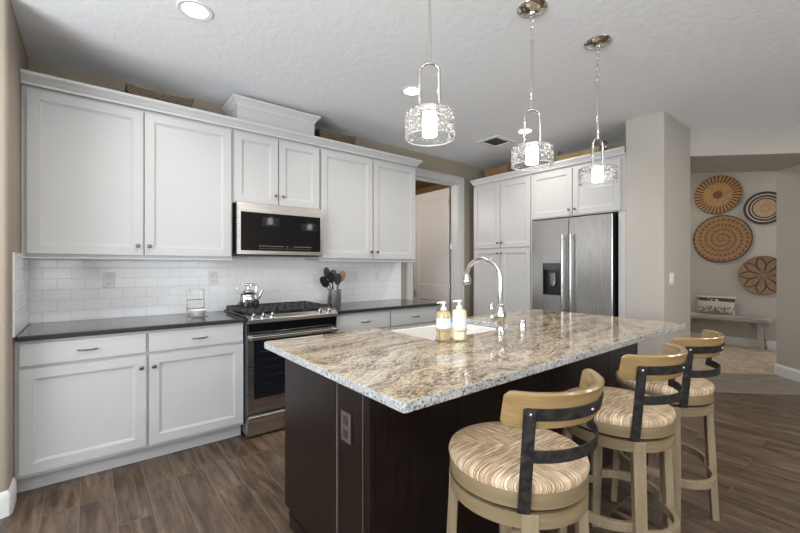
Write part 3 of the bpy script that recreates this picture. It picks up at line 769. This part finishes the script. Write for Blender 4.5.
CX, CY = 2.268, -.185
t = thing('utensil_crock', 'brushed steel utensil crock on the counter right of the range', 'crock', (CX, CY, .9145))
MB().lathe([(.0005, 0), (.067, 0), (.070, .004), (.070, .160), (.0715, .164), (.067, .164), (.066, .006), (.0005, .006)], 36).build('crock_body', 'brushed_steel', t, smooth=True)
def utensil(label, dx, dy, lx, ly, hgt, head, mat='utensil_gray'):
    """handle foot offset (dx,dy), lean (lx,ly) per metre of height"""
    t = thing('cooking_utensil', label, 'utensil', (CX+dx, CY+dy, .922), group='utensils in the steel crock')
    e = (lx*hgt, ly*hgt, hgt)
    MB().tube([(0, 0, 0), (e[0]*.6, e[1]*.6, e[2]*.6), e], [.006, .005, .0045], 8).build('handle', mat, t, smooth=True)
    dirv = Vector(e).normalized()
    m = MB()
    if head == 'ladle':
        m.lathe([(.0005, -.024), (.022, -.018), (.034, -.004), (.037, .010), (.034, .010), (.030, -.002), (.0005, -.018)], 20)
        o = m.build('head', mat, t, smooth=True, loc=tuple(Vector(e)+dirv*.012))
        o.rotation_euler = (radians(50), 0, radians(20))
    else:
        wd, ln = {'spoon': (.034, .060), 'spatula': (.038, .060), 'turner': (.038, .062)}[head]
        n = 18; k = {'spoon': 2.1, 'turner': 2.5, 'spatula': 4}[head]
        vs = []
        for yy in (-.003, .003):
            vs += [(wd*abs(cos(q))**(2/k)*(1 if cos(q) > 0 else -1), yy, ln*abs(sin(q))**(2/k)*(1 if sin(q) > 0 else -1)) for q in [2*pi*i/n for i in range(n)]]
        m.add(vs, [tuple(range(n)), tuple(range(n, 2*n))[::-1]]+[(i, (i+1)%n, n+(i+1)%n, n+i) for i in range(n)])
        o = m.build('head', mat, t, bevel=.0015, loc=tuple(Vector(e)+dirv*ln*.9))
        q = Vector((0, 0, 1)).rotation_difference(dirv); o.rotation_mode = 'QUATERNION'; o.rotation_quaternion = q @ Matrix.Rotation(radians(-25), 3, 'Z').to_quaternion()
    return t
utensil('black ladle leaning far left out of the crock', .025, .01, -.62, -.10, .185, 'turner')
utensil('black slotted spoon with the highest head, leaning left in the crock', .01, .035, -.22, .02, .265, 'spoon')
utensil('black spatula just below the highest spoon in the crock', .01, -.03, -.30, -.12, .225, 'spoon')
utensil('wide black serving spoon upright in the crock centre', -.02, .03, .10, .05, .235, 'turner')
utensil('black narrow spoon upright in the crock', -.01, -.035, .04, -.15, .205, 'spoon')
utensil('brown wooden spoon leaning right in the crock', -.03, .0, .40, -.03, .235, 'spoon', 'utensil_wood')

# wire stand with a dish
t = thing('wire_dish_stand', 'small chrome wire stand on the black counter, left of the range', 'stand', (1.0, -.200, .9145), 0)
m = MB()
for yy in (0,):
    m.tube([(-.062, 0, 0), (-.062, 0, .205), (.062, 0, .205), (.062, 0, 0)], .0035, 8).tube([(-.062, 0, .125), (.062, 0, .125)], .003, 8).tube([(-.062, 0, .055), (.062, 0, .055)], .003, 8)
    m.tube([(-.055, 0, .003), (-.055, -.145, .003), (.055, -.145, .003), (.055, 0, .003)], .003, 8)
m.tube([(-.062, 0, .06), (-.045, -.012, .055), (.045, -.012, .055), (.062, 0, .06)], .003, 8)
for k in range(-2, 3): m.tube([(k*.02, 0, .125), (k*.02, 0, .205)], .0016, 6)
m.build('wire_frame', 'dark_nickel', t, smooth=True)
tag(MB().lathe([(.0005, 0), (.030, 0), (.050, .018), (.066, .038), (.069, .042), (.064, .042), (.046, .022), (.0005, .008)], 32, (1.0, -.277, .9215)).build('small_bowl', 'porcelain', smooth=True), 'small white bowl resting in the wire stand left of range', 'bowl')

# ---------------------------------------------------------------- pendants
def pendant(x, y, zs, hs, label, rz, rod_top, yk):
    """zs: shade bottom height, hs: shade height"""
    t = thing('pendant_light', label, 'pendant light', (x, y, CH), rz, 'glass pendants over the island')
    z = lambda v: v-CH
    MB().lathe([(.0005, -.034), (.016, -.034), (.020, -.026), (.055, -.018), (.080, -.006), (.083, 0), (.0005, 0)], 40).build('canopy', 'nickel', t, smooth=True)
    # chain
    top = CH-.034; n = max(2, round((top-rod_top)/.034)); L = (top-rod_top)/n
    for k in range(n):
        zc = rod_top+L*(k+.5); c = []
        for i in range(16):
            q = 2*pi*i/16; a_, b_ = .0085*cos(q), (L*.62)*sin(q)
            c.append((a_, 0, z(zc)+b_) if k % 2 else (0, a_, z(zc)+b_))
        MB().tube(c, .0024, 6, closed=True).build('chain_link', 'nickel', t, smooth=True)
    arch = zs+hs+yk
    MB().tube([(0, 0, z(rod_top)), (0, 0, z(arch))], .0065, 12).lathe([(.0005, .012), (.009, .008), (.009, -.004), (.0005, -.008)], 12, (0, 0, z(rod_top))).build('rod', 'nickel', t, smooth=True)
    pts = [(-.044, 0, z(zs+hs-.004)), (-.044, 0, z(arch-.045))] + [(-.044*cos(q), 0, z(arch-.040)+.036*sin(q)) for q in [radians(d_) for d_ in range(15, 180, 15)]] + [(.044, 0, z(arch-.045)), (.044, 0, z(zs+hs-.004))]
    MB().tube(pts, .0068, 10).build('yoke', 'nickel', t, smooth=True)
    MB().lathe([(.0005, hs), (.052, hs), (.052, hs-.006), (.0005, hs-.006)], 28, (0, 0, z(zs))).build('shade_cap', 'nickel', t, smooth=True)
    R = .113
    MB().lathe([(R, 0), (R, hs), (.054, hs+.001), (.054, hs-.003), (R-.004, hs-.004), (R-.004, 0), (R, 0)], 56, (0, 0, z(zs))).build('glass_shade', 'bubble_glass', t, smooth=True)
    MB().tube([((R-.002)*cos(2*pi*k/48), (R-.002)*sin(2*pi*k/48), z(zs)) for k in range(48)], .0028, 8, closed=True).build('glass_rim', 'rim_glass', t, smooth=True)
    MB().lathe([(.0005, .010), (.032, .010), (.033, .014), (.033, hs-.007), (.0005, hs-.007)], 32, (0, 0, z(zs))).build('frosted_tube', 'frosted_tube_glow', t, smooth=True)
    return t
pendant(1.540, -2.38, 1.888, .112, 'glass drum pendant light nearest the microwave, leftmost over the island', radians(-38), 2.56, .232)
pendant(2.262, -2.440, 1.868, .102, 'middle glass drum pendant light over the island', radians(-36), 2.56, .215)
pendant(2.882, -2.516, 1.840, .094, 'glass drum pendant light in front of the fridge, rightmost', radians(-15), 2.47, .195)

# ---------------------------------------------------------------- recessed cans and vent
def can(x, y, label):
    t = thing('recessed_light', label, 'ceiling light', (x, y, CH), 0, 'recessed ceiling lights')
    MB().lathe([(.066, -.001), (.066, -.004), (.088, -.006), (.092, -.001)], 40).build('trim_ring', 'white_plastic', t, smooth=True)
    MB().lathe([(.0005, -.003), (.064, -.003), (.064, -.001)], 40).build('lens', 'can_light_glow', t)
    l = bpy.data.lights.new('can_lamp', 'AREA'); l.shape = 'DISK'; l.size = .12; l.energy = 9; l.color = (1, .93, .84); l.spread = radians(150)
    o = bpy.data.objects.new('can_lamp', l); COL.objects.link(o); o.parent = t; o.location = (0, 0, -.008)
can(.795, -1.257, 'bright recessed ceiling light above the leftmost upper cabinets')
can(2.395, -1.249, 'recessed ceiling light seen beside the leftmost pendant')
can(3.94, -1.280, 'recessed ceiling light seen just left of the middle pendant rod')
for x_, y_ in ((.795, -4.3), (2.395, -4.3), (3.94, -4.3), (5.3, -4.3), (2.395, -6.0), (7.2, -1.2)):
    l = bpy.data.lights.new('can_lamp', 'AREA'); l.shape = 'DISK'; l.size = .12; l.energy = 11 if x_ < 7 else 16; l.color = (1, .93, .84)
    o = bpy.data.objects.new('can_lamp', l); COL.objects.link(o); o.location = (x_, y_, CH-.01 if x_ < 7 else 3.04)
t = thing('ceiling_vent', 'white louvred air vent in the ceiling near the pantry', 'vent', (3.975, -.875, CH))
MB().box(-.165, .165, -.145, -.10, -.012, 0).box(-.165, .165, .10, .145, -.012, 0).box(-.165, -.125, -.10, .10, -.012, 0).box(.125, .165, -.10, .10, -.012, 0).build('vent_frame', 'white_plastic', t, bevel=.002)
MB().box(-.125, .125, -.10, .10, -.0015, 0).build('backing', 'slot_dark', t)
m = MB()
for k in range(10):
    yy = -.092+k*.0205; m.add([(-.124, yy, -.0055), (.124, yy, -.0055), (.124, yy+.011, -.002), (-.124, yy+.011, -.002)], [(0,1,2,3)])
m.build('louvers', 'louver_gray', t)

# ---------------------------------------------------------------- stools
def stool(x, y, label, rz=0, base=0):
    t = thing('bar_stool', label, 'bar stool', (x, y, 0), rz, 'swivel bar stools along the island')
    ZS = .706
    m = MB().lathe([(.0005, .010), (.10, .012), (.17, .012), (.200, .008), (.217, .0), (.2205, -.012), (.216, -.026), (.0005, -.026)], 96)
    m.build('seat', 'rush', t, smooth=True, loc=(0, 0, ZS))
    MB().lathe([(.19, -.026), (.217, -.026), (.217, -.070), (.19, -.070), (.19, -.026)], 64, (0, 0, ZS)).build('seat_frame', 'stool_ring_oak', t, smooth=True)
    MB().lathe([(.0005, -.073), (.205, -.073), (.205, -.081), (.0005, -.081)], 48, (0, 0, ZS)).build('swivel_plate', 'iron_strap', t, smooth=True)
    MB().lathe([(.188, -.082), (.217, -.082), (.217, -.124), (.188, -.124), (.188, -.082)], 64, (0, 0, ZS)).build('apron_ring', 'stool_ring_oak', t, smooth=True)
    a_, b_ = .136, .165
    for sx, sy in ((-1,-1),(1,-1),(1,1),(-1,1)):
        lg = MB()
        w0, w1 = .046, .036
        # square leg turned to face outwards
        up = Vector((sx, sy, 0)).normalized(); sd = Vector((-up.y, up.x, 0))
        def ring(c, w_, d_): return [c+up*p*d_/2+sd*q*w_/2 for p, q in ((-1,-1),(1,-1),(1,1),(-1,1))]
        vs = []
        for zz, off, w_, d_ in ((0, b_, .034, .030), (.30, b_-.012, .044, .034), (ZS-.135, a_+.008, .048, .030), (ZS-.084, a_+.008, .048, .030)):
            vs += ring(Vector((sx*off, sy*off, zz)), w_, d_)
        fs = [(3,2,1,0), (12,13,14,15)]
        for k in range(3):
            for i in range(4): fs.append((k*4+i, k*4+(i+1)%4, k*4+4+(i+1)%4, k*4+4+i))
        lg.add(vs, fs).build('leg', 'stool_oak', t, bevel=.003).rotation_euler = (0, 0, base)
    for k in range(4):
        c0 = k*pi/2-pi/4
        zq = .235 if k % 2 == 0 else .265
        MB().arcband(lambda s_: .192+.024*sin(pi*s_), lambda s_: .211+.026*sin(pi*s_), c0+.08, c0+pi/2-.08, zq, zq+.038, 20).build('footrest', 'stool_oak', t, bevel=.002).rotation_euler = (0, 0, base)
    # curved wooden back; angles from -y (towards the camera side)
    A = 1.13
    env = lambda s_: 1-abs(2*s_-1)**7
    zb = lambda s_: .875+.018*(1-env(s_)); zt = lambda s_: .994-.022*(1-env(s_))
    def lean(m):
        m.v = [(p[0], p[1]-.03*max(0, p[2]-.64)-.15*max(0, p[2]-.87), p[2]) for p in m.v]; return m
    def back():
        m = MB(); n = 44; vs = []
        for i in range(n+1):
            s_ = i/n; q = -A-.04+(2*A-.02)*s_
            e = 1-max(0, (abs(2*s_-1)-.9)/.1)**2
            hh = .050*(.74+.26*sqrt(max(0, e))); zc = .918
            th = .013*(.55+.45*sqrt(max(0, e)))
            for (dr_, dz) in ((-1, -.92), (-.6, -1), (.6, -1), (1, -.92), (1, .9), (.5, 1), (-.5, 1), (-1, .9)):
                z_ = zc+dz*hh; rr = .223+dr_*th+(z_-zc)*.03
                rx = rr*1.02
                vs.append((rx*sin(q), -rr*cos(q), z_))
        fs = []
        for i in range(n):
            for k in range(8): fs.append((i*8+k, (i+1)*8+k, (i+1)*8+(k+1)%8, i*8+(k+1)%8))
        fs += [tuple(range(8)), tuple(n*8+k for k in range(8))[::-1]]
        return m.add(vs, fs)
    lean(back()).build('backrest', 'stool_back_oak', t, smooth=True)
    u0, u1 = -.92, .92
    f = MB().arcband(.2375, .2425, u0, u1, .893, .928, 28)
    f.arcband(lambda s_: .234, lambda s_: .239, u0, u1, .776, .811, 28)
    # uprights
    def flat(q, za, zb_, ra, rb, wd=.034):
        m = MB(); vs = []
        for z_, r_, q in ((za, ra, q-.0 if q < 0 and za < .7 else q), (zb_, rb, q)):
            c = Vector((r_*sin(q), -r_*cos(q), z_)); tg = Vector((cos(q), sin(q), 0)); nr = Vector((sin(q), -cos(q), 0))
            vs += [c+tg*p*wd/2+nr*s_*.003 for p, s_ in ((-1,-1),(1,-1),(1,1),(-1,1))]
        return vs, [(0,3,2,1),(4,5,6,7),(0,1,5,4),(1,2,6,5),(2,3,7,6),(3,0,4,7)]
    f.add(*flat(u0+.05, .626, .926, .2205, .2425))
    f.add(*flat(u1-.05, .778, .926, .2370, .2425))
    lean(f).build('metal_back_frame', 'iron_strap', t, bevel=.001)
    for q in (u0+.06, -.05, u1-.3):
        MB().lathe([(.0055, 0), (.0045, .003), (.0005, .004)], 10, axis='y').build('bolt', 'nickel', t, loc=(.2435*sin(q), -.2435*cos(q)-.0143, .911)).rotation_euler = (0, 0, q)
    return t
stool(1.437, -2.908, 'round rush-seat bar stool nearest the camera, leftmost of three')
stool(2.160, -2.921, 'middle rush-seat bar stool of the three at the island')
stool(2.742, -2.919, 'rush-seat bar stool at the far right end of the island', base=radians(-14))

# ---------------------------------------------------------------- entry: woven platters, bench, pillow
def platter(mat, R, y, z, label, lean=0):
    m = MB().lathe([(.0005, .0), (R*.5, .004), (R*.86, .016), (R, .034), (R-.006, .042), (R*.84, .026), (R*.5, .014), (.0005, .010)], 72, axis='y')
    o = m.build('woven_platter', mat, smooth=True); o.location = (8.727, -y, z); o.rotation_euler = (0, 0, -pi/2)
    tag(o, label, 'wall basket', 'woven baskets on the entry wall')
platter('platter_rays', .325, 1.870, 2.53, 'woven wall basket with dark radiating rim stripes, upper left of the four')
platter('platter_spiral', .40, 1.925, 1.775, 'largest woven wall basket, with brown dashed spiral and dark rim')
platter('platter_rings', .26, 2.465, 2.235, 'woven wall basket with black and cream rings, upper right')
platter('platter_flower', .31, 2.450, 1.165, 'brown woven wall basket with dark flower petal outline, lower right')

t = thing('bench', 'weathered grey wood bench against the entry wall under the baskets', 'bench', (8.535, -1.94, 0))
m = MB()
for k in range(4): m.box(-.185+k*.093, -.185+k*.093+.091, -.635, .635, .43, .505)
m.build('bench_seat', 'bench_wood', t, bevel=.018, seg=3)
for yy in (-.50, .50):
    s_ = -1 if yy < 0 else 1
    for xx in (-.13, .13):
        MB().bar((xx*1.1, yy+s_*.03, 0), (xx*.8, yy, .43), .06, .06).build('leg', 'bench_wood', t, bevel=.004)
        MB().bar((xx*.8, yy-s_*.03, .27), (xx*.8, yy-s_*.16, .43), .035, .04).build('brace', 'bench_wood', t)
    MB().box(-.11, .11, yy-.02, yy+.02, .34, .40).build('crossbar', 'bench_wood', t, bevel=.003)
    MB().bar((-.105, yy+s_*.0, .28), (-.105, yy+s_*.10, .43), .035, .04).build('brace', 'bench_wood', t)
# pillow
m = MB(); N = 22; hw, hh, th = .265, .158, .065; vs = []
for sgn in (1, -1):
    for i in range(N+1):
        for j in range(N+1):
            u_, v_ = -1+2*i/N, -1+2*j/N
            k = ((1-abs(u_)**2.6)*(1-abs(v_)**2.6))**.42
            pin = 1-.05*(1-abs(u_)**2)*abs(v_) ; pin2 = 1-.06*(1-abs(v_)**2)*abs(u_)
            vs.append((sgn*th*k, u_*hw*pin2, hh+v_*hh*pin))
fs = []
for s_ in range(2):
    b_ = s_*(N+1)**2
    for i in range(N):
        for j in range(N):
            q = (b_+i*(N+1)+j, b_+(i+1)*(N+1)+j, b_+(i+1)*(N+1)+j+1, b_+i*(N+1)+j+1)
            fs.append(q if s_ == 0 else q[::-1])
o = m.add(vs, fs).build('throw_pillow', 'pillow_fabric', smooth=True); o.location = (8.57, -1.86, .5055); o.rotation_euler = (0, radians(14), 0)
tag(o, 'cream and charcoal striped lumbar pillow leaning on the bench', 'pillow')

# ---------------------------------------------------------------- baskets on top of the cabinets
def tray_basket(x, y, z, L, Wd, H, mat, rz, label, flare=.04, tilt=0):
    t = thing('wicker_basket', label, 'basket', (x, y, z), rz)
    m = MB(); n = 10
    def loop(l, w_, zz, end): 
        pts = []
        for i in range(n+1): 
            s_ = -1+2*i/n; pts.append((s_*l, -w_, zz+end*abs(s_)**3))
        for i in range(n+1):
            s_ = 1-2*i/n; pts.append((s_*l, w_, zz+end*abs(s_)**3))
        return pts
    l, w_ = L/2, Wd/2
    loops = [loop(l-flare, w_-flare*.4, 0, 0), loop(l, w_, H, .015), loop(l-.012, w_-.012, H, .015), loop(l-flare-.012, w_-flare*.4-.012, .012, 0)]
    k = len(loops[0]); vs = sum(loops, [])
    fs = [tuple(range(k))[::-1], tuple(3*k+i for i in range(k))]
    for q in range(3):
        for i in range(k): fs.append((q*k+i, q*k+(i+1)%k, (q+1)*k+(i+1)%k, (q+1)*k+i))
    m.add(vs, fs).build('basket_body', mat, t, bevel=.002)
    if tilt: t.rotation_euler = (tilt, 0, rz)
    return t
tray_basket(.755, -.185, 2.441, .44, .20, .165, 'dark_wicker', 0, 'long dark woven basket on top of the leftmost upper cabinet')
tray_basket(2.26, -.185, 2.441, .42, .20, .18, 'dark_wicker', 0, 'brown woven basket right of the crown riser, above the tall cabinets')
tray_basket(4.78, -.34, 2.441, .40, .24, .215, 'orange_wicker', pi/2, 'orange-brown woven basket on top of the pantry cabinet')
b = tray_basket(4.72, -1.50, 2.441, .50, .22, .150, 'straw_wicker', pi/2, 'low straw basket with metal loop handles above the fridge')
for s_ in (-1, 1): MB().tube([(s_*.235, -.04, .14), (s_*.255, -.04, .20), (s_*.258, -.02, .232), (s_*.258, .02, .232), (s_*.255, .04, .20), (s_*.235, .04, .14)], .006, 8).build('loop_handle', 'dark_nickel', b, smooth=True)
